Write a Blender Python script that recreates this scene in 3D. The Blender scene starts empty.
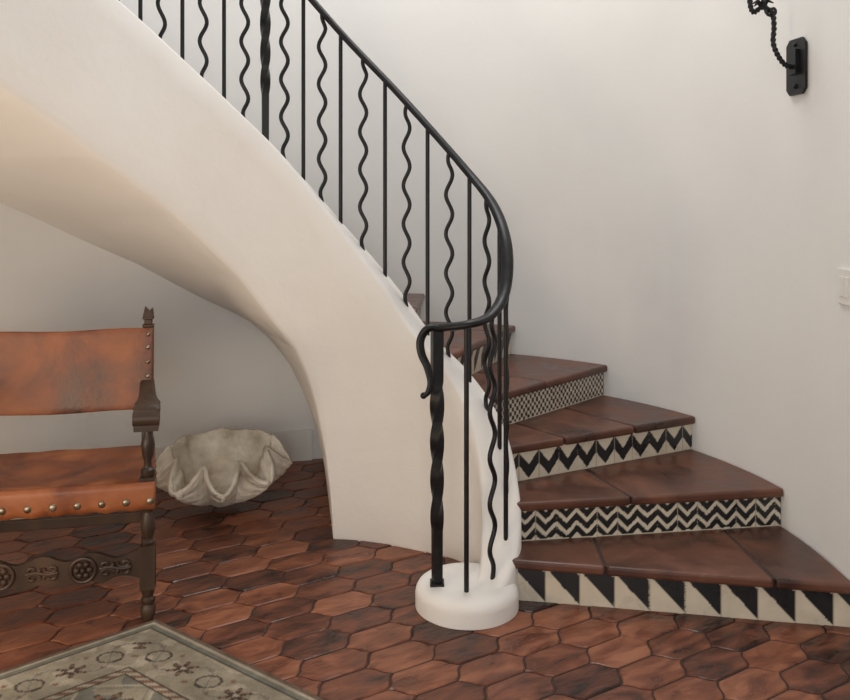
import bpy, math, random
from mathutils import Vector, Matrix, noise
random.seed(4)
scene = bpy.context.scene
COL = scene.collection
pi = math.pi

# ------------------------------------------------------------ helpers
def empty(name, loc=(0,0,0), rz=0):
    e = bpy.data.objects.new(name, None); COL.objects.link(e)
    e.location = loc; e.rotation_euler = (0,0,rz); e.empty_display_size = .1
    return e

def mobj(name, verts, faces, mat=None, parent=None, smooth=None, mats=None, fm=None):
    me = bpy.data.meshes.new(name)
    me.from_pydata([tuple(v) for v in verts], [], faces)
    if mats:
        for m in mats: me.materials.append(m)
        if fm: me.polygons.foreach_set('material_index', fm)
    elif mat: me.materials.append(mat)
    me.update()
    if smooth is not None:
        me.polygons.foreach_set('use_smooth', [True]*len(me.polygons))
        if smooth < 180: me.set_sharp_from_angle(angle=math.radians(smooth))
    ob = bpy.data.objects.new(name, me); COL.objects.link(ob)
    if parent: ob.parent = parent
    return ob

def bevel(ob, w, seg=2, ang=35):
    m = ob.modifiers.new('bev','BEVEL'); m.width = w; m.segments = seg
    m.limit_method = 'ANGLE'; m.angle_limit = math.radians(ang)
    return ob

class MB:
    """mesh accumulator"""
    def __init__(s): s.v=[]; s.f=[]; s.m=[]
    def add(s, v, f, mi=0):
        o=len(s.v); s.v += [tuple(p) for p in v]
        s.f += [tuple(i+o for i in q) for q in f]; s.m += [mi]*len(f)
    def box(s, x0,x1,y0,y1,z0,z1, M=None, mi=0):
        v=[Vector(p) for p in ((x0,y0,z0),(x1,y0,z0),(x1,y1,z0),(x0,y1,z0),(x0,y0,z1),(x1,y0,z1),(x1,y1,z1),(x0,y1,z1))]
        if M: v=[M@p for p in v]
        s.add(v,[(0,3,2,1),(4,5,6,7),(0,1,5,4),(1,2,6,5),(2,3,7,6),(3,0,4,7)],mi)
    def lathe(s, prof, x=0,y=0, n=20, M=None, mi=0):
        v=[];f=[]
        for z,r in prof:
            for i in range(n):
                a=2*pi*i/n; v.append(Vector((x+r*math.cos(a),y+r*math.sin(a),z)))
        for j in range(len(prof)-1):
            for i in range(n):
                f.append((j*n+i,j*n+(i+1)%n,(j+1)*n+(i+1)%n,(j+1)*n+i))
        f.append(tuple(range(n))[::-1]); f.append(tuple((len(prof)-1)*n+i for i in range(n)))
        if M: v=[M@p for p in v]
        s.add(v,f,mi)
    def tube(s, pts, rad, n=8, sq=None, twist=None, side=None, mi=0, flat=1.0):
        """sweep; rad float or list; twist = list of angles; flat = vertical squash"""
        P=[Vector(p) for p in pts]; L=len(P); v=[];f=[]
        prev=None
        for j in range(L):
            t=(P[min(j+1,L-1)]-P[max(j-1,0)]).normalized()
            if side is not None: a=side[j] if isinstance(side,list) else Vector(side)
            elif prev is None: a=Vector((1,0,0)) if abs(t.x)<.9 else Vector((0,1,0))
            else: a=prev
            a=(a-t*a.dot(t)).normalized(); prev=a; b=t.cross(a)
            r=rad[j] if isinstance(rad,(list,tuple)) else rad
            tw=twist[j] if twist else 0
            for i in range(n):
                an=2*pi*i/n+tw+(pi/4 if n==4 else 0)
                v.append(P[j]+a*(r*math.cos(an))+b*(r*flat*math.sin(an)))
        for j in range(L-1):
            for i in range(n):
                f.append((j*n+i,j*n+(i+1)%n,(j+1)*n+(i+1)%n,(j+1)*n+i))
        f.append(tuple(range(n))[::-1]); f.append(tuple((L-1)*n+i for i in range(n)))
        s.add(v,f,mi)
    def ball(s, c, r, n=10, m=6, sc=(1,1,1), mi=0):
        c=Vector(c); v=[];f=[]
        for j in range(1,m):
            b=pi*j/m
            for i in range(n):
                a=2*pi*i/n
                v.append(c+Vector((r*math.sin(b)*math.cos(a)*sc[0],r*math.sin(b)*math.sin(a)*sc[1],r*math.cos(b)*sc[2])))
        for j in range(m-2):
            for i in range(n):
                f.append((j*n+i,(j+1)*n+i,(j+1)*n+(i+1)%n,j*n+(i+1)%n))
        k=len(v); v.append(c+Vector((0,0,r*sc[2]))); v.append(c-Vector((0,0,r*sc[2])))
        for i in range(n):
            f.append((k,i,(i+1)%n)); f.append((k+1,(m-2)*n+(i+1)%n,(m-2)*n+i))
        s.add(v,f,mi)
    def obj(s,name,mat=None,parent=None,smooth=None,mats=None):
        return mobj(name,s.v,s.f,mat,parent,smooth,mats,s.m if mats else None)

# ------------------------------------------------------------ materials
def mat(name, stops, scale=5, rough=(.5,.6), bump=.1, bscale=40, bdist=.002, metallic=0, stretch=(1,1,1),
        island=0, detail=4, spec=.5, attr=None, coat=0, rotz=0, dist=0):
    m=bpy.data.materials.new(name); m.use_nodes=True; N=m.node_tree.nodes; L=m.node_tree.links
    B=N['Principled BSDF']; B.inputs['Metallic'].default_value=metallic
    B.inputs['Specular IOR Level'].default_value=spec
    B.inputs['Coat Weight'].default_value=coat; B.inputs['Coat Roughness'].default_value=.25
    tc=N.new('ShaderNodeTexCoord'); mp=N.new('ShaderNodeMapping'); mp.inputs['Scale'].default_value=stretch
    r0=N.new('ShaderNodeMapping'); r0.inputs['Rotation'].default_value=(0,0,rotz)
    L.new(tc.outputs['Object'],r0.inputs['Vector']); L.new(r0.outputs[0],mp.inputs['Vector'])
    vec=mp.outputs[0]
    g=N.new('ShaderNodeNewGeometry')
    if island:
        ad=N.new('ShaderNodeVectorMath'); ad.operation='MULTIPLY_ADD'
        cb=N.new('ShaderNodeCombineXYZ')
        for q in range(3): L.new(g.outputs['Random Per Island'],cb.inputs[q])
        ad.inputs[1].default_value=(37,53,71); L.new(cb.outputs[0],ad.inputs[0]); L.new(mp.outputs[0],ad.inputs[2]); vec=ad.outputs[0]
    nz=N.new('ShaderNodeTexNoise'); nz.inputs['Scale'].default_value=scale; nz.inputs['Detail'].default_value=detail
    nz.inputs['Distortion'].default_value=dist
    L.new(vec,nz.inputs['Vector'])
    fac=nz.outputs['Fac']
    if island:
        mx=N.new('ShaderNodeMix'); mx.data_type='FLOAT'; mx.inputs[0].default_value=island
        L.new(fac,mx.inputs[2]); L.new(g.outputs['Random Per Island'],mx.inputs[3]); fac=mx.outputs[0]
    cr=N.new('ShaderNodeValToRGB'); e=cr.color_ramp.elements
    while len(e)<len(stops): e.new(.5)
    for i,(p,c) in enumerate(stops): e[i].position=p; e[i].color=(*c,1)
    L.new(fac,cr.inputs[0]); out=cr.outputs[0]
    if attr:
        at=N.new('ShaderNodeAttribute'); at.attribute_name=attr
        mm=N.new('ShaderNodeMix'); mm.data_type='RGBA'; mm.blend_type='MULTIPLY'; mm.inputs[0].default_value=1
        L.new(at.outputs['Color'],mm.inputs[6]); L.new(out,mm.inputs[7]); out=mm.outputs[2]
    L.new(out,B.inputs['Base Color'])
    mr=N.new('ShaderNodeMapRange'); mr.inputs[3].default_value=rough[0]; mr.inputs[4].default_value=rough[1]
    mr.inputs[1].default_value=.3; mr.inputs[2].default_value=.7
    L.new(nz.outputs['Fac'],mr.inputs[0]); L.new(mr.outputs[0],B.inputs['Roughness'])
    if bump:
        n2=N.new('ShaderNodeTexNoise'); n2.inputs['Scale'].default_value=bscale; n2.inputs['Detail'].default_value=5
        L.new(vec,n2.inputs['Vector'])
        bp=N.new('ShaderNodeBump'); bp.inputs['Strength'].default_value=bump; bp.inputs['Distance'].default_value=bdist
        L.new(n2.outputs['Fac'],bp.inputs['Height']); L.new(bp.outputs[0],B.inputs['Normal'])
    return m

M_wall = mat('plaster_wall',[(.3,(.755,.747,.73)),(.7,(.805,.797,.78))],scale=1.2,rough=(.75,.9),bump=.35,bscale=7,bdist=.006,spec=.2)
M_str  = mat('plaster_stair',[(.3,(.75,.72,.685)),(.7,(.81,.785,.755))],scale=1.5,rough=(.7,.85),bump=.5,bscale=7,bdist=.010,spec=.25)
M_base = mat('painted_trim',[(.3,(.75,.74,.71)),(.7,(.78,.77,.74))],scale=3,rough=(.5,.6),bump=0)
ROT=math.radians(32)
M_tile = mat('terracotta_floor_tile',[(.31,(.024,.009,.006)),(.42,(.095,.028,.014)),(.54,(.175,.054,.025)),(.73,(.32,.12,.06))],
             scale=7,rough=(.24,.5),bump=.7,bscale=24,bdist=.005,stretch=(1.0,2.4,1),island=.25,detail=9,rotz=-ROT,dist=.7)
M_grout= mat('dark_grout',[(.3,(.022,.012,.009)),(.7,(.055,.030,.021))],scale=20,rough=(.7,.8))
M_tread= mat('terracotta_tread',[(.28,(.034,.014,.010)),(.45,(.085,.032,.019)),(.58,(.135,.050,.029)),(.78,(.23,.10,.06))],
             scale=5,rough=(.26,.48),bump=.6,bscale=16,bdist=.004,island=.12,detail=9,dist=.6)
M_iron = mat('wrought_iron',[(.3,(.008,.008,.009)),(.7,(.018,.018,.020))],scale=25,rough=(.35,.5),bump=.5,bscale=90,bdist=.001,metallic=.4)
M_paint= mat('painted_riser_tile',[(.3,(.84,.84,.84)),(.7,(1,1,1))],scale=14,rough=(.25,.4),bump=.3,bscale=40,bdist=.001,attr='col')
M_leath= mat('saddle_leather',[(.28,(.05,.015,.008)),(.43,(.15,.042,.016)),(.57,(.25,.078,.028)),(.78,(.37,.14,.055))],
             scale=5.0,rough=(.38,.55),bump=.5,bscale=60,bdist=.002,detail=9,dist=.4,spec=.4)
M_wood = mat('dark_walnut',[(.3,(.016,.009,.006)),(.7,(.070,.037,.021))],scale=8,rough=(.4,.6),bump=.4,bscale=30,bdist=.002,stretch=(1,1,.3),spec=.4)
M_brass= mat('aged_brass',[(.3,(.14,.11,.075)),(.7,(.32,.27,.20))],scale=30,rough=(.3,.45),bump=0,metallic=.9)
M_shell= mat('weathered_shell',[(.28,(.38,.31,.23)),(.42,(.60,.53,.43)),(.6,(.80,.74,.64)),(.75,(.90,.85,.77))],scale=8,rough=(.6,.85),bump=.9,bscale=28,bdist=.014,detail=9)
M_rug  = mat('wool_rug',[(.3,(.72,.70,.68)),(.7,(1,1,1))],scale=30,rough=(.85,.95),bump=.9,bscale=260,bdist=.004,attr='col',spec=.1)
M_white= mat('white_plastic',[(.3,(.76,.74,.70)),(.7,(.79,.77,.73))],scale=3,rough=(.35,.4),bump=0)
M_wax  = mat('candle_wax',[(.3,(.75,.68,.52)),(.7,(.8,.73,.58))],scale=3,rough=(.4,.5),bump=0)

# ------------------------------------------------------------ plan geometry
CX,CY,R = -.30,3.05,1.76
XR,XL = CX+R, CX-R
def outer(deg, rr=R):
    a=math.radians(deg); c,s=math.cos(a),math.sin(a)
    if deg<0:  return Vector((CX+rr, CY+rr*math.tan(a)))
    if deg>180:return Vector((CX-rr, CY-rr*math.tan(a)))
    return Vector((CX+rr*c, CY+rr*s))

CTRL=[(.043,3.03,.085,1.00),(.143,2.97,.085,1.02),(.234,3.03,.100,1.045),(.295,3.13,.195,1.13),(.31,3.25,.355,1.29),
 (.27,3.40,.57,1.44),(.16,3.53,.74,1.593),(0,3.62,.90,1.784),(-.15,3.69,1.10,1.955),(-.35,3.74,1.333,2.169),
 (-.6,3.74,1.62,2.45),(-.85,3.66,1.86,2.70),(-1.1,3.5,2.095,2.94),(-1.35,3.25,2.335,3.18),(-1.55,3.0,2.555,3.41),
 (-1.76,2.62,2.86,3.71),(-1.93,2.25,3.16,4.01)]
def catmull(P,n):
    out=[]
    for i in range(len(P)-1):
        p0=P[max(i-1,0)];p1=P[i];p2=P[i+1];p3=P[min(i+2,len(P)-1)]
        for k in range(n):
            t=k/n
            out.append(tuple(.5*((2*b)+(-a+c)*t+(2*a-5*b+4*c-d)*t*t+(-a+3*b-3*c+d)*t**3) for a,b,c,d in zip(p0,p1,p2,p3)))
    out.append(tuple(P[-1])); return out
NS=60
PATH=catmull(CTRL,NS)
NP=len(PATH)
def nrm(i):
    a=PATH[max(i-1,0)];b=PATH[min(i+1,NP-1)]
    t=Vector((b[0]-a[0],b[1]-a[1])).normalized()
    return Vector((t.y,-t.x))
ARC=[0]
for i in range(1,NP): ARC.append(ARC[-1]+math.hypot(PATH[i][0]-PATH[i-1][0],PATH[i][1]-PATH[i-1][1]))
def theta(x,y):
    a=math.degrees(math.atan2(y-CY,x-CX)); return a+360 if a<-90 else a
TH=[theta(p[0],p[1]) for p in PATH]
ISTART=int(2.6*NS)
def inner(deg,off):
    for i in range(ISTART,NP-1):
        if TH[i+1]>=deg:
            t=min(max((deg-TH[i])/max(TH[i+1]-TH[i],1e-6),0),1)
            a=Vector(PATH[i][:2]);b=Vector(PATH[i+1][:2])
            return a.lerp(b,t)+nrm(i)*off
    return Vector(PATH[-1][:2])+nrm(NP-1)*off
def interp(T,x):
    if x<=T[0][0]: return T[0][1]
    for (a,b),(c,d) in zip(T,T[1:]):
        if x<=c: return b+(d-b)*(x-a)/(c-a)
    return T[-1][1]
ZB=[(98.8,-.02),(99.2,.06),(99.9,.165),(102,.36),(105.5,.566),(109,.70),(113,.81),(121,.935),(132,1.13),(150,1.385),(169,1.62),(182,1.81),(200,2.10),(215,2.40)]

# ------------------------------------------------------------ STAIRCASE
stair=empty('curved_staircase')
secs=[]
for i in range(int(1.5*NS),NP):
    p=PATH[i]; n=nrm(i); P2=Vector(p[:2]); zt=max(p[2],.0845)
    k0=min(1,max(0,(i-1.5*NS)/(1.6*NS)))
    wi=.05+.045*k0
    wo=.052
    # plaster foot flares where it swells out of the plinth
    fl=.020*max(0,1-abs(i/NS-2.7)/1.2)
    inn=P2-n*wi; th=theta(inn.x,inn.y); zb=interp(ZB,th) if k0>=1 else -.02
    rd=.026
    w=[]
    ob=max(-.02,zt-.6)
    w.append((P2+n*wo,ob)); w.append((P2+n*wo,zt-rd)); w.append((P2+n*(wo-.009),zt-.009)); w.append((P2+n*(wo-.028),zt))
    w.append((P2-n*(wi-.024),zt)); w.append((P2-n*(wi-.008),zt-.007)); w.append((P2-n*wi,zt-.022))
    for k in range(1,7):
        w.append((inn-n*(fl*(k/6)**2),(zt-.022)*(1-k/6)+(zb+.03)*k/6))
    o=outer(th,R-.002); d=(o-inn)
    if k0<1: d=n
    w.append((inn-n*fl+d.normalized()*.006,zb+.010)); w.append((inn-n*fl+d.normalized()*.022,zb))
    for k in range(1,13):
        q=inn.lerp(o,.03+.97*k/12) if k0>=1 else P2
        w.append((q,zb+0.0))
    secs.append([Vector((a.x,a.y,z)) for a,z in w])
m=len(secs[0]); V=[v for s in secs for v in s]; F=[]
for j in range(len(secs)-1):
    for i in range(m-1):
        F.append((j*m+i,(j+1)*m+i,(j+1)*m+i+1,j*m+i+1))
F.append(tuple(range(15)))
mobj('stringer_and_soffit',V,F,M_str,stair,smooth=50)
b=MB(); b.lathe([(0,.186),(.045,.186),(.058,.184),(.071,.177),(.080,.165),(.086,.147),(.088,.12)],.151,3.062,n=72)
b.obj('newel_plinth',M_str,stair,smooth=60)

RISE=.155; TT=.035
OUT=[-5,11.4,29.5,46.5,64,81,97,112,126,139,152,165,178,190]
INN=[6,17,32,46,60,73,86,98,110,121,132,143,154,166]
IV=(.68,.61,.49); BK=(.014,.016,.018); GR=(.36,.32,.25)
def patt(k,u,v):
    kk=(k-1)%6+1
    u+=.0015*noise.noise((u*30,v*30,k)); v+=.03*noise.noise((u*25,v*3,k+9))
    if kk==1:
        f=(u/.122)%1
        if f<.018 or f>.985: return GR
        # hand-cut diagonal: black wedge from upper left to lower right of each tile
        return BK if (v>1.02-f and v<1.62-f*.75) else IV
    if kk==2:
        f=(u/.082)%1; t=abs(f-.5)*2; q=v-.32*t
        if f<.02: return GR
        return BK if (-.12<q<.10 or .25<q<.48 or .63<q<.86) and .05<v<.95 else IV
    if kk==3:
        f=(u/.100)%1; t=1-abs(f-.5)*2; q=v-.46*(1-t)
        if f<.025: return GR
        return BK if .06<q<.50 else IV
    if kk==4:
        c=.0165; a=int(u/c)+int(v*.117/c)
        return BK if a%2 and .04<v<.98 else IV
    if kk==5:
        f=(u/.10)%1
        if f<.02: return GR
        return BK if (v>f and v<f+.55) else IV
    f=(u/.12)%1; return BK if abs(v-.5)+abs(f-.5)<.36 else IV
for k in range(1,14):
    z1=k*RISE; z0=z1-RISE
    i0=inner(INN[k-1],.03); o0=outer(OUT[k-1],R-.003)
    i1=inner(INN[k],.03);   o1=outer(OUT[k],R-.003)
    d=(o0-i0); n=Vector((d.y,-d.x)).normalized()
    L=d.length; nu=int(L/.0036); nv=34
    v=[];f=[];c=[]
    for a in range(nu+1):
        for q in range(nv+1):
            p=i0.lerp(o0,a/nu); zz=z0-.002+(z1-TT+.005-z0)*q/nv
            v.append((p.x,p.y,zz)); c.append(patt(k,L*a/nu,q/nv))
    for a in range(nu):
        for q in range(nv):
            s=a*(nv+1)+q; f.append((s,s+nv+1,s+nv+2,s+1))
    o=mobj('riser_%d'%k,v,f,M_paint,stair)
    at=o.data.color_attributes.new('col','FLOAT_COLOR','POINT')
    at.data.foreach_set('color',[x for cc in c for x in (*cc,1)])
    b=MB()
    d1=o1-i1; n1=Vector((d1.y,-d1.x)).normalized()
    cuts=[[0,.29,.78,1],[0,.42,1],[0,.30,.66,1],[0,.5,1]][(k-1)%4]
    for s in range(len(cuts)-1):
        b0,b1=cuts[s],cuts[s+1]
        g=.0042/L
        b0+= g if s>0 else 0; b1-= g if s<len(cuts)-2 else 0
        NN=5
        ring=[]
        fpt=lambda bb:i0.lerp(o0,bb)+n*.026
        bpt=lambda bb:i1.lerp(o1,bb)-n1*.012
        ring+= [fpt(b0+(b1-b0)*t/NN) for t in range(NN+1)]
        if s==len(cuts)-2:
            for t in range(1,12):
                ring.append(outer(OUT[k-1]+(OUT[k]-OUT[k-1])*t/12,R-.003))
        ring+= [bpt(b1-(b1-b0)*t/NN) for t in range(NN+1)]
        nr=len(ring)
        vv=[Vector((p.x,p.y,z1-TT)) for p in ring]+[Vector((p.x,p.y,z1)) for p in ring]
        ff=[tuple(range(nr))[::-1],tuple(range(nr,2*nr))]+[(i,(i+1)%nr,nr+(i+1)%nr,nr+i) for i in range(nr)]
        b.add(vv,ff)
    o=b.obj('tread_%d'%k,M_tread,stair); bevel(o,.011,4,50)
    ring=[i0+n*.010,o0+n*.010]+[outer(OUT[k-1]+(OUT[k]-OUT[k-1])*t/8,R-.004) for t in range(1,8)]+[o1-n1*.01,i1-n1*.01]
    nr=len(ring)
    vv=[(p.x,p.y,z1-TT+.002) for p in ring]+[(p.x,p.y,z1-.005) for p in ring]
    ff=[tuple(range(nr))[::-1],tuple(range(nr,2*nr))]+[(i,(i+1)%nr,nr+(i+1)%nr,nr+i) for i in range(nr)]
    mobj('mortar_%d'%k,vv,ff,M_grout,stair)

# ------------------------------------------------------------ RAILING
rail=empty('wrought_iron_railing')
def at_arc(s):
    for i in range(NP-1):
        if ARC[i+1]>=s:
            t=(s-ARC[i])/(ARC[i+1]-ARC[i]); a,b2=PATH[i],PATH[i+1]
            return [a[j]+(b2[j]-a[j])*t for j in range(4)],nrm(i)
    return list(PATH[-1]),nrm(NP-1)
b=MB()
pts=[];side=[]
for i in range(0,NP,5):
    p=PATH[i]; pts.append((p[0],p[1],p[3])); n=nrm(i); side.append(Vector((n.x,n.y,0)))
b.tube(pts,.023,n=12,side=side,flat=.65)
hook=catmull([(.060,3.02,1.0),(.030,3.012,1.006),(.002,3.0,.995),(-.016,2.995,.96),(-.012,2.99,.915),(.008,2.985,.87),(.020,2.98,.82),(.012,2.975,.785),(-.004,2.972,.770)],8)
rr=[.023-.009*(j/len(hook))**1.5 for j in range(len(hook))]
b.tube(hook,rr,n=12,side=Vector((.5,.85,0)),flat=.6)
b.ball((-.005,2.972,.772),.012)
b.obj('handrail',M_iron,rail,smooth=60)
arcs=[.12,.24,.36]
while len(arcs)<13: arcs.append(arcs[-1]+.1015)
while len(arcs)<17: arcs.append(arcs[-1]+.0825)
while arcs[-1]+.089<ARC[-1]-.05: arcs.append(arcs[-1]+.089)
b=MB(); tw=MB()
def twisted(B,x,y,z0,z1,r,turns,t0=.30,t1=.74):
    n=160; P=[];T=[];RR=[]
    for j in range(n+1):
        t=j/n; P.append((x,y,z0+(z1-z0)*t))
        u=min(max((t-t0)/(t1-t0),0),1); T.append(2*pi*turns*u)
        RR.append(r*(.90+.18*t))
    B.tube(P,RR,n=4,twist=T,side=Vector((.97,.25,0)))
twisted(tw,.043,3.03,.08,.995,.0255,1.0,.22,.80)
tw.box(.018,.068,3.005,3.055,.08,.096)
for k,s in enumerate(arcs):
    p,n=at_arc(s); z0=p[2]-.01; z1=p[3]-.004
    if k==16:
        twisted(tw,p[0],p[1],z0,z1,.023,1.0,.25,.85); continue
    if k%2==0:
        b.tube([(p[0],p[1],z0),(p[0],p[1],z1)],.0088,n=8)
    else:
        N=70; H=z1-z0; P=[]
        t=Vector((-n.y,n.x,0))
        for j in range(N+1):
            zz=z0+H*j/N; env=min(1,j/6,(N-j)/6)
            a=.0155*env*math.sin(2*pi*(zz-z0)/.165+.5)
            P.append(Vector((p[0],p[1],zz))+t*a)
        b.tube(P,.0088,n=8,side=Vector((n.x,n.y,0)))
b.obj('balusters',M_iron,rail,smooth=50)
tw.obj('twisted_newels',M_iron,rail,smooth=40)

# ------------------------------------------------------------ FLOOR
b=MB()
b.box(XL-.3,XR+.3,-2.2,5.1,-.06,-.005,mi=1)
Lh,Wd,ah=.262,.140,.072
def outline(g):
    quarter=[]
    A=Vector((ah,Wd/2)); Bp=Vector((Lh/2,0)); dd=Bp-A; nn=Vector((dd.y,-dd.x)).normalized()*-1
    for t in range(0,11):
        u=t/10; quarter.append(A+dd*u+nn*(.0036*math.sin(2*pi*u)))
    pts=quarter[:]
    pts+=[Vector((p.x,-p.y)) for p in quarter[::-1][1:]]
    pts+=[Vector((-p.x,-p.y)) for p in quarter]
    pts+=[Vector((-p.x,p.y)) for p in quarter[::-1][1:-0 or None]]
    out=[]
    for p in pts:
        if out and (p-out[-1]).length<1e-6: continue
        out.append(p)
    if (out[0]-out[-1]).length<1e-6: out.pop()
    return [Vector((p.x*(1-g/(Lh/2)),p.y*(1-g/(Wd/2)))) for p in out][::-1]
O1=outline(.0036); O2=outline(.0074)
Rm=Matrix.Rotation(ROT,2)
for i in range(-30,31):
    for j in range(-52,53):
        c=Vector((i*(Lh/2+ah), j*Wd+(Wd/2 if i%2 else 0))); c=Rm@c; c+=Vector((0,2.6))
        if not(XL-.15<c.x<XR+.15 and -.4<c.y<4.95): continue
        tz=random.uniform(-.001,0); RR=Rm@Matrix.Rotation(random.uniform(-.012,.012),2)
        sx,sy=random.uniform(-.0018,.0018),random.uniform(-.0018,.0018)
        n=len(O1)
        v=[Vector((*(c+RR@p),-.012)) for p in O1]+[Vector((*(c+RR@p),-.0028+tz)) for p in O1]+[Vector((*(c+RR@p),tz+sx*p.x/.13+sy*p.y/.08)) for p in O2]
        f=[tuple(range(2*n,3*n))]
        for q in range(n):
            f.append((q,(q+1)%n,n+(q+1)%n,n+q)); f.append((n+q,n+(q+1)%n,2*n+(q+1)%n,2*n+q))
        b.add(v,f,0)
b.obj('floor',mats=[M_tile,M_grout])

# ------------------------------------------------------------ WALLS
HZ=4.6
def ribbon(name,pts,z0,z1,th,mt,parent=None):
    V=[];F=[]
    n=len(pts)
    for i,p in enumerate(pts):
        a=pts[max(i-1,0)];c=pts[min(i+1,n-1)]; t=(c-a).normalized(); nn=Vector((t.y,-t.x))
        q=p+nn*th
        V+=[(p.x,p.y,z0),(p.x,p.y,z1),(q.x,q.y,z1),(q.x,q.y,z0)]
    for i in range(n-1):
        for k in range(4): F.append((i*4+k,i*4+(k+1)%4,(i+1)*4+(k+1)%4,(i+1)*4+k))
    F.append((0,1,2,3)); e=(n-1)*4; F.append((e+3,e+2,e+1,e))
    return mobj(name,V,F,mt,parent,smooth=30)
ribbon('wall_back',[outer(a) for a in [x*1.5 for x in range(0,121)]],-.05,HZ,.12,M_wall)
ribbon('wall_right',[Vector((XR,-2.2)),Vector((XR,CY))],-.05,HZ,.12,M_wall)
ribbon('wall_left',[Vector((XL,CY)),Vector((XL,-2.2))],-.05,HZ,.12,M_wall)
ribbon('baseboard_back',[outer(a,R-.022) for a in [101+x*1.0 for x in range(0,80)]],0,.17,.021,M_base)

# ------------------------------------------------------------ ARMCHAIR
chair=empty('leather_armchair',(-.960,2.945,0),math.radians(12))
W=.68; D=.40; RX=-.045
fleg=MB()
for x in (0,-W):
    fleg.lathe([(0,.016),(.02,.024),(.045,.027),(.06,.018),(.068,.024),(.078,.024),(.086,.017),(.10,.022),(.115,.024)],x,0,n=20)
    fleg.box(x-.025,x+.025,-.025,.025,.115,.265)
    fleg.lathe([(.262,.020),(.275,.024),(.285,.016),(.31,.023),(.34,.025),(.365,.020),(.378,.016),(.388,.023),(.402,.024)],x,0,n=20)
    fleg.box(x-.025,x+.025,-.025,.025,.40,.50)
    fleg.lathe([(.498,.018),(.512,.024),(.525,.024),(.532,.014),(.55,.012),(.575,.019),(.61,.024),(.635,.019),(.645,.013),(.658,.013),(.668,.022),(.685,.023),(.692,.016),(.71,.018),(.73,.020)],x,0,n=20)
fleg.obj('front_legs',M_wood,chair,smooth=40)
rp=MB()
def post(x):
    secs=[(0,.0),(.30,.0),(.46,.0),(.60,.012),(.80,.028),(.955,.04)]
    v=[];f=[]
    for z,dy in secs:
        for a,c in ((-.020,-.022),(.020,-.022),(.020,.022),(-.020,.022)): v.append((x+a,D+dy+c,z))
    for j in range(len(secs)-1):
        for i in range(4): f.append((j*4+i,j*4+(i+1)%4,j*4+4+(i+1)%4,j*4+4+i))
    f.append((3,2,1,0)); e=(len(secs)-1)*4; f.append((e,e+1,e+2,e+3))
    rp.add(v,f)
    y=D+.042
    for q,(z0,z1,r) in enumerate(((.955,.965,.022),(.965,.985,.015),(.985,.995,.021))): rp.box(x-r,x+r,y-r,y+r,z0,z1)
    v=[(x-.020,y-.02,.995),(x+.020,y-.02,.995),(x+.020,y+.02,.995),(x-.020,y+.02,.995),(x-.012,y,1.04),(x+.004,y,1.02),(x+.018,y,1.035)]
    rp.add(v,[(0,1,5,4),(1,6,5),(3,4,5,2),(2,5,6),(0,4,3),(1,2,6),(3,2,1,0)])
post(RX); post(-W+RX); bevel(rp.obj('rear_posts',M_wood,chair),.003,2)
ar=MB()
for x in (0,-W):
    prof=catmull([(-.06,.735,.040),(-.045,.752,.043),(0,.758,.042),(.10,.750,.034),(.22,.742,.030),(.34,.748,.028),(D+.02,.755,.026)],6)
    v=[];f=[]
    for y,z,w in prof:
        xx=x+RX*max(0,y)/D
        th=.030 if y>-.02 else .030+(-.02-y)*.9
        v+=[(xx-w,y,z-th),(xx+w,y,z-th),(xx+w,y,z-.004),(xx+w*.7,y,z+.003),(xx-w*.7,y,z+.003),(xx-w,y,z-.004)]
    for j in range(len(prof)-1):
        for i in range(6): f.append((j*6+i,j*6+(i+1)%6,j*6+6+(i+1)%6,j*6+6+i))
    f.append((5,4,3,2,1,0)); e=(len(prof)-1)*6; f.append(tuple(e+i for i in range(6)))
    ar.add(v,f)
    T=Matrix.Translation((x,-.052,.712))@Matrix.Rotation(pi/2,4,'Y')
    ar.lathe([(-.043,.010),(-.043,.024),(.043,.024),(.043,.010)],0,0,n=20,M=T)
ar.obj('arms',M_wood,chair,smooth=35)
nx,ny=34,20; v=[];f=[]
for i in range(nx+1):
    for j in range(ny+1):
        c=j/ny; y=-.030+(D+.045)*c
        a=i/nx; x=-W-.028+(W+.056)*a+RX*c
        z=.494-.024*math.sin(pi*a)*math.sin(pi*c)**.7+.008*noise.noise((x*9,y*9,0))
        if j==0: z-=.010
        v.append((x,y,z))
for i in range(nx):
    for j in range(ny): s=i*(ny+1)+j; f.append((s,s+ny+1,s+ny+2,s+1))
seat=mobj('seat',v,f,M_leath,chair,smooth=60)
sm=seat.modifiers.new('s','SOLIDIFY'); sm.thickness=.016; sm.offset=-1; bevel(seat,.006,3,50)
def apron(x0,x1,y,z0,z1,th=.012):
    v=[];f=[];n=90
    for i in range(n+1):
        x=x0+(x1-x0)*i/n
        u=((x1-x)/.078)%1
        zz=z0+.006*abs(math.sin(pi*u))+.003*noise.noise((x*20,y,0))
        yy=y+.004*noise.noise((x*9,1,0))
        for q in range(5): v.append((x,yy-.004*math.sin(pi*q/4),zz+(z1-zz)*q/4))
    for i in range(n):
        for q in range(4): s=i*5+q; f.append((s,s+5,s+6,s+1))
    o=mobj('apron',v,f,M_leath,chair,smooth=60); s=o.modifiers.new('s','SOLIDIFY'); s.thickness=th; s.offset=1
    return o
apron(-W-.028,.028,-.031,.396,.490)
sr=MB()
for xo in (.0,-W):
    sg=1 if xo==0 else -1
    xa=xo+sg*.020; xb=xo+sg*.020+RX
    v=[(xa-.006,-.02,.405),(xa+.006,-.02,.405),(xb+.006,D+.01,.405),(xb-.006,D+.01,.405)]
    v+=[(a,c,.488) for a,c,_ in v]
    sr.add(v,[(0,3,2,1),(4,5,6,7),(0,1,5,4),(1,2,6,5),(2,3,7,6),(3,0,4,7)])
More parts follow.
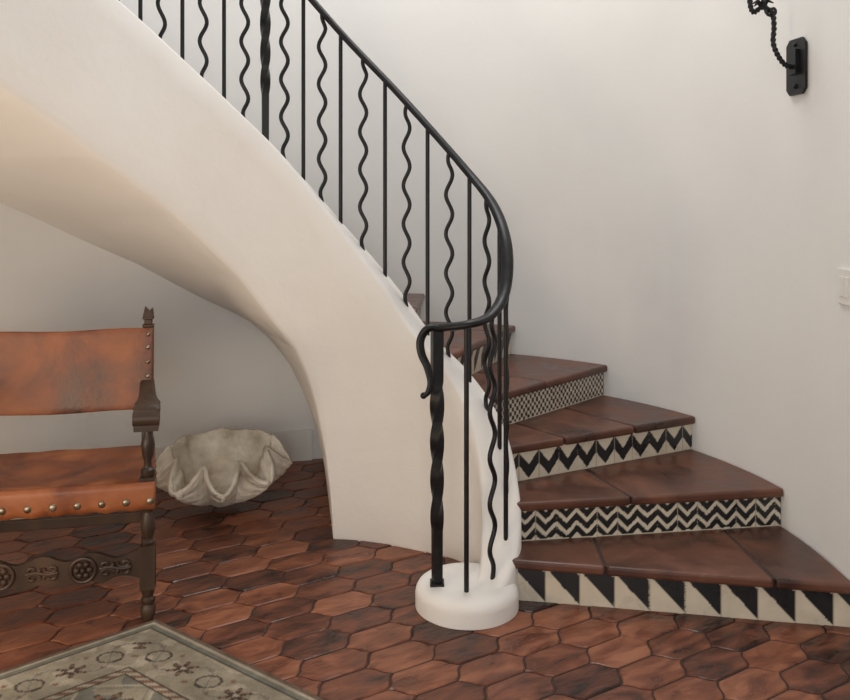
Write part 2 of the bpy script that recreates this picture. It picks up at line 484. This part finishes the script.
sr.box(-W+RX,RX,D-.012,D+.012,.405,.48)
bevel(sr.obj('seat_rails',M_leath,chair),.003,2)
nx,nz=34,12; v=[];f=[]
for i in range(nx+1):
    for j in range(nz+1):
        a=i/nx;c=j/nz; x=RX-W-.022+(W+.044)*a; z=.638+.312*c
        y=D-.026+.028*(z-.60)/.25+.022*math.sin(pi*a)+.004*noise.noise((x*7,z*7,3))
        z+=(.004*math.sin(a*9) if j in(0,nz) else 0)
        v.append((x,y,z))
for i in range(nx):
    for j in range(nz): s=i*(nz+1)+j; f.append((s,s+nz+1,s+nz+2,s+1))
bk=mobj('leather_back',v,f,M_leath,chair,smooth=60); s=bk.modifiers.new('s','SOLIDIFY'); s.thickness=.014; s.offset=0; bevel(bk,.005,2,50)
st=MB()
x=.012
while x>-W-.03:
    st.ball((x,-.044,.428),.0135,n=14,m=8,sc=(1,.6,1)); x-=.078
for z in (.66,.715,.77,.825,.88,.93):
    for xx in (RX+.004,RX-W-.004): st.ball((xx,D-.034+.028*(z-.60)/.25,z),.009,n=12,m=8,sc=(1,.6,1))
for y in (.05,.13,.21,.29,.36):
    xo=RX*y/D
    st.ball((.028+xo,y,.445),.010,sc=(.5,1,1)); st.ball((-W-.028+xo,y,.445),.010,sc=(.5,1,1))
st.obj('brass_studs',M_brass,chair,smooth=80)
cs=MB()
n=80; v=[];f=[]
for i in range(n+1):
    a=i/n; x=-W+.02+(W-.04)*a; c=abs(a-.5)*2
    zt=.240+.012*math.cos(a*2*pi*4); zb=.150+.018*abs(math.sin(a*pi*5))-.012*(1-c)
    for y in (-.009,.009): v+=[(x,y,zb),(x,y,zt)]
for i in range(n):
    s=i*4; f+=[(s,s+4,s+5,s+1),(s+2,s+3,s+7,s+6),(s+1,s+5,s+7,s+3),(s,s+2,s+6,s+4)]
f+=[(0,1,3,2),(n*4,n*4+2,n*4+3,n*4+1)]
cs.add(v,f)
CQ=[(-.105,'s'),(-.21,'r'),(-.34,'s'),(-.47,'r'),(-.575,'s')]
for cx,kd in CQ:
    cz=.197
    if kd=='r':
        ring=[(cx+.040*math.cos(t*2*pi/28),-.013,cz+.040*math.sin(t*2*pi/28)) for t in range(29)]
        cs.tube(ring,.0065,n=8,side=Vector((0,1,0)))
        for t in range(6):
            a=t*pi/3; cs.ball((cx+.021*math.cos(a),-.013,cz+.021*math.sin(a)),.011,n=8,m=5,sc=(1,.7,1))
        cs.ball((cx,-.015,cz),.009,n=8,m=5)
    else:
        for sg in (1,-1):
            for up in (1,-1):
                sp=[(cx+sg*(.030-(.004+.0018*t)*math.cos(t*.55)),-.013,cz+up*(.014+(.003+.0012*t)*math.sin(t*.55))) for t in range(13)]
                cs.tube(sp,.0055,n=6,side=Vector((0,1,0)))
        lf=[(cx-.05,-.013,cz),(cx-.02,-.014,cz+.004),(cx+.02,-.014,cz-.004),(cx+.05,-.013,cz)]
        cs.tube(catmull(lf,5),.006,n=6,side=Vector((0,1,0)))
cs.obj('carved_stretcher',M_wood,chair,smooth=40)
ss=MB()
for xo in (0,-W):
    for z0,z1 in ((.13,.165),(.30,.33)):
        v=[(xo-.013,0,z0),(xo+.013,0,z0),(xo+RX+.013,D,z0),(xo+RX-.013,D,z0)]; v+=[(a,c,z1) for a,c,_ in v]
        ss.add(v,[(0,3,2,1),(4,5,6,7),(0,1,5,4),(1,2,6,5),(2,3,7,6),(3,0,4,7)])
ss.box(-W+RX,RX,D-.012,D+.012,.20,.24)
bevel(ss.obj('side_stretchers',M_wood,chair),.003,2)

# ------------------------------------------------------------ GIANT CLAM SHELL
# wide valve resting on its belly: broad bottom, higher hinge side at the back,
# deep rounded ribs (outside and inside) ending in a thick serpentine lip
nA,nT=600,80; v=[];f=[]
def shellpt(ai,t):
    a=2*pi*ai/nA
    fr=.5-.5*math.sin(a)
    k=.15+.85*min(1,max(0,(fr-.10)*2.2))
    ph=a*9+.9
    c=abs(math.cos(ph/2))                      # broad rounded crests, sharp grooves
    fold=2*c**.9-1.25
    th=t*pi/2
    g=math.sin(th)**.85
    rx=.285; ry=.200
    hz=.275-.085*fr+.015*math.cos(a)
    amp=k*min(1,t*1.35)**1.2
    rad=g*(1+.165*amp*fold)
    lip=max(0,(t-.82)/.18)
    rad+=.06*k*lip
    z=.012+hz*(1-math.cos(th))**.85-.060*k*t**3*fold-.012*k*lip*lip
    q=Vector((math.cos(a)*g*4,math.sin(a)*g*4,t*3))
    nzz=.008*noise.noise(q)+.006*noise.noise(q*3.5)
    rad+=.010*math.sin(t*44)*t*k
    x=rx*rad*math.cos(a); y=ry*rad*math.sin(a)
    return Vector((x*(1+nzz*2),y*(1+nzz*2),max(z+nzz,.003)))
for j in range(nT+1):
    for i in range(nA): v.append(shellpt(i,max((j/nT),.004)))
for j in range(nT):
    for i in range(nA): f.append((j*nA+i,j*nA+(i+1)%nA,(j+1)*nA+(i+1)%nA,(j+1)*nA+i))
f.append(tuple(range(nA))[::-1])
Tm=Matrix.Rotation(math.radians(9),4,'X')
v=[Tm@p for p in v]; mz=min(p.z for p in v)
v=[p-Vector((0,0,mz-.020)) for p in v]
sh=mobj('giant_clam_shell',v,f,M_shell,None,smooth=180)
sh.location=(-.965,4.04,0); sh.rotation_euler=(0,0,math.radians(8))
s=sh.modifiers.new('s','SOLIDIFY'); s.thickness=.020; s.offset=-1

# ------------------------------------------------------------ RUG
c0=Vector((-.925,2.92)); aA,aB=math.radians(-36.5),math.radians(221)
A=Vector((math.cos(aA),math.sin(aA))); Bv=Vector((math.cos(aB),math.sin(aB)))
LA,LB=2.1,1.45; st_=.006; na,nb=int(LA/st_),int(LB/st_)
C_g=(.30,.265,.20);C_d=(.075,.062,.052);C_c=(.40,.35,.27);C_b=(.19,.185,.155);C_r=(.22,.13,.09);C_e=(.16,.115,.085)
def rugc(u,w):
    e=min(u,w,LA-u,LB-w)
    nzv=noise.noise((u*14,w*14,0))
    if e<.014: return C_e
    if e<.030: return C_c
    def motif(px,py,s):
        r=math.hypot(px,py)/s; a=math.atan2(py,px)
        pet=.62+.30*math.cos(6*a)
        if r<.16: return C_c
        if r<pet*.62: return C_d
        if r<pet*.85: return C_r
        if r<pet: return C_d
        return None
    if e<.045: return C_b
    if e<.051: return C_d
    if e<.235:
        run = u if w==e or (LB-w==e) else w
        q=(run%.24)-.12; p=e-.143
        m1=motif(q,p,.050)
        if m1: return m1
        if abs(math.hypot(abs(q)-.12,p)-.035)<.004: return C_d
        if abs(p-.050*math.sin(run*26.2))<.0035 : return C_b
        if abs(abs(q)-.07)+abs(abs(p)-.045)<.011: return C_r
        return C_c if nzv>.2 else C_g
    if e<.241: return C_d
    if e<.268:
        return C_r if int((u+w)*45)%2 else C_c
    if e<.274: return C_d
    px=(u%.26)-.13; py=(w%.26)-.13
    m1=motif(px,py,.070)
    if m1: return m1
    if abs(abs(px)+abs(py)-.12)<.005: return C_b
    if abs(abs(px)+abs(py)-.14)<.005: return C_c
    return C_b if nzv<-.05 else C_g
v=[];f=[];c=[]
for i in range(na+1):
    for j in range(nb+1):
        u=i*st_;w=j*st_; p=c0+A*u+Bv*w
        v.append((p.x,p.y,.009)); k=rugc(min(u,LA),min(w,LB)); nn=.9+.35*noise.noise((u*6,w*6,5)); c.append(tuple(x*nn for x in k))
for i in range(na):
    for j in range(nb): s=i*(nb+1)+j; f.append((s,s+1,s+nb+2,s+nb+1))
rug=mobj('area_rug',v,f,M_rug); at=rug.data.color_attributes.new('col','FLOAT_COLOR','POINT')
at.data.foreach_set('color',[x for cc in c for x in (*cc,1)])
rug.data.flip_normals()
s=rug.modifiers.new('s','SOLIDIFY'); s.thickness=.007; s.offset=-1

# ------------------------------------------------------------ SCONCE
a=7.6; o=outer(a,R-.001); sc=empty('wall_sconce',(o.x,o.y,1.97),math.radians(a)+pi)
b=MB()
w,h,cc=.064,.108,.022
pl=[(-w+cc,-h),(w-cc,-h),(w,-h+cc),(w,h-cc),(w-cc,h),(-w+cc,h),(-w,h-cc),(-w,-h+cc)]
v=[(.004,y,z) for y,z in pl]+[(.014,y,z) for y,z in pl]
b.add(v,[tuple(range(8))[::-1],tuple(range(8,16))]+[(i,(i+1)%8,8+(i+1)%8,8+i) for i in range(8)])
b.box(.01,.03,-.026,.026,-.03,.065)
b.ball((.016,0,-.075),.010); b.ball((.016,0,.085),.008)
arm=catmull([(.025,0,.0),(.055,0,.005),(.085,0,.04),(.105,0,.09),(.102,0,.15),(.11,0,.205),(.15,0,.225),(.185,0,.205),(.20,0,.24),(.20,0,.31)],10)
b.tube(arm,.0105,n=4,twist=[j*.45 for j in range(len(arm))],side=Vector((0,1,0)))
curl=[(.11+.0022*t*math.cos(t*.5),0,.215+.0022*t*math.sin(t*.5)) for t in range(14)]
b.tube(curl,.006,n=6,side=Vector((0,1,0)))
for q in range(5):
    an=q*2*pi/5; b.tube([(.15,0,.225),(.15+.02*math.cos(an),.02*math.sin(an),.25),(.15+.04*math.cos(an),.04*math.sin(an),.238)],[.010,.009,.002],n=6)
b.lathe([(.31,.008),(.315,.05),(.325,.055),(.328,.02),(.355,.02)],.20,0,n=20)
b.obj('bracket_and_arm',M_iron,sc,smooth=40)
b=MB(); b.lathe([(.355,.016),(.45,.016),(.452,.008)],.20,0,n=16); b.obj('candle',M_wax,sc,smooth=50)

# ------------------------------------------------------------ SWITCH
sw=empty('light_switch',(XR,2.945,1.155),pi)
b=MB(); b.box(.001,.008,-.045,.045,-.062,.062); b.box(.007,.012,-.028,-.006,-.035,.035); b.box(.007,.012,.006,.028,-.035,.035)
bevel(b.obj('switch_plate',M_white,sw),.002,2)

# ------------------------------------------------------------ LIGHT
wd=bpy.data.worlds.new('World'); scene.world=wd; wd.use_nodes=True
wd.node_tree.nodes['Background'].inputs[0].default_value=(.97,.98,1,1)
wd.node_tree.nodes['Background'].inputs[1].default_value=.36
def area(name,loc,tgt,size,power,col):
    l=bpy.data.lights.new(name,'AREA'); l.energy=power; l.size=size; l.color=col
    o=bpy.data.objects.new(name,l); COL.objects.link(o); o.location=loc
    o.rotation_euler=(Vector(tgt)-Vector(loc)).to_track_quat('-Z','Y').to_euler(); return o
area('front_fill_light',(-.2,-1.6,1.7),(.1,3.6,.3),1.5,50,(1,.975,.935))  # soft front fill added behind the camera; assumed daylight, no window modelled
area('wall_wash_light',(.30,3.75,4.4),(.45,3.9,1.0),1.1,58,(1,.985,.96))  # unseen area light added overhead to wash the wall and treads
area('soffit_warm_fill',(-1.75,1.3,.7),(-1.2,3.8,1.5),.6,19,(1,.77,.53))  # warm fill added low on the left to brighten the soffit, no fixture modelled

# ------------------------------------------------------------ CAMERA
cam=bpy.data.cameras.new('camera'); co=bpy.data.objects.new('camera',cam); COL.objects.link(co)
co.location=(0,0,1.456); co.rotation_euler=(pi/2,0,0)
cam.sensor_width=36; cam.lens=36; cam.shift_y=-150/850; cam.clip_start=.05
scene.camera=co
scene.view_settings.view_transform='Standard'
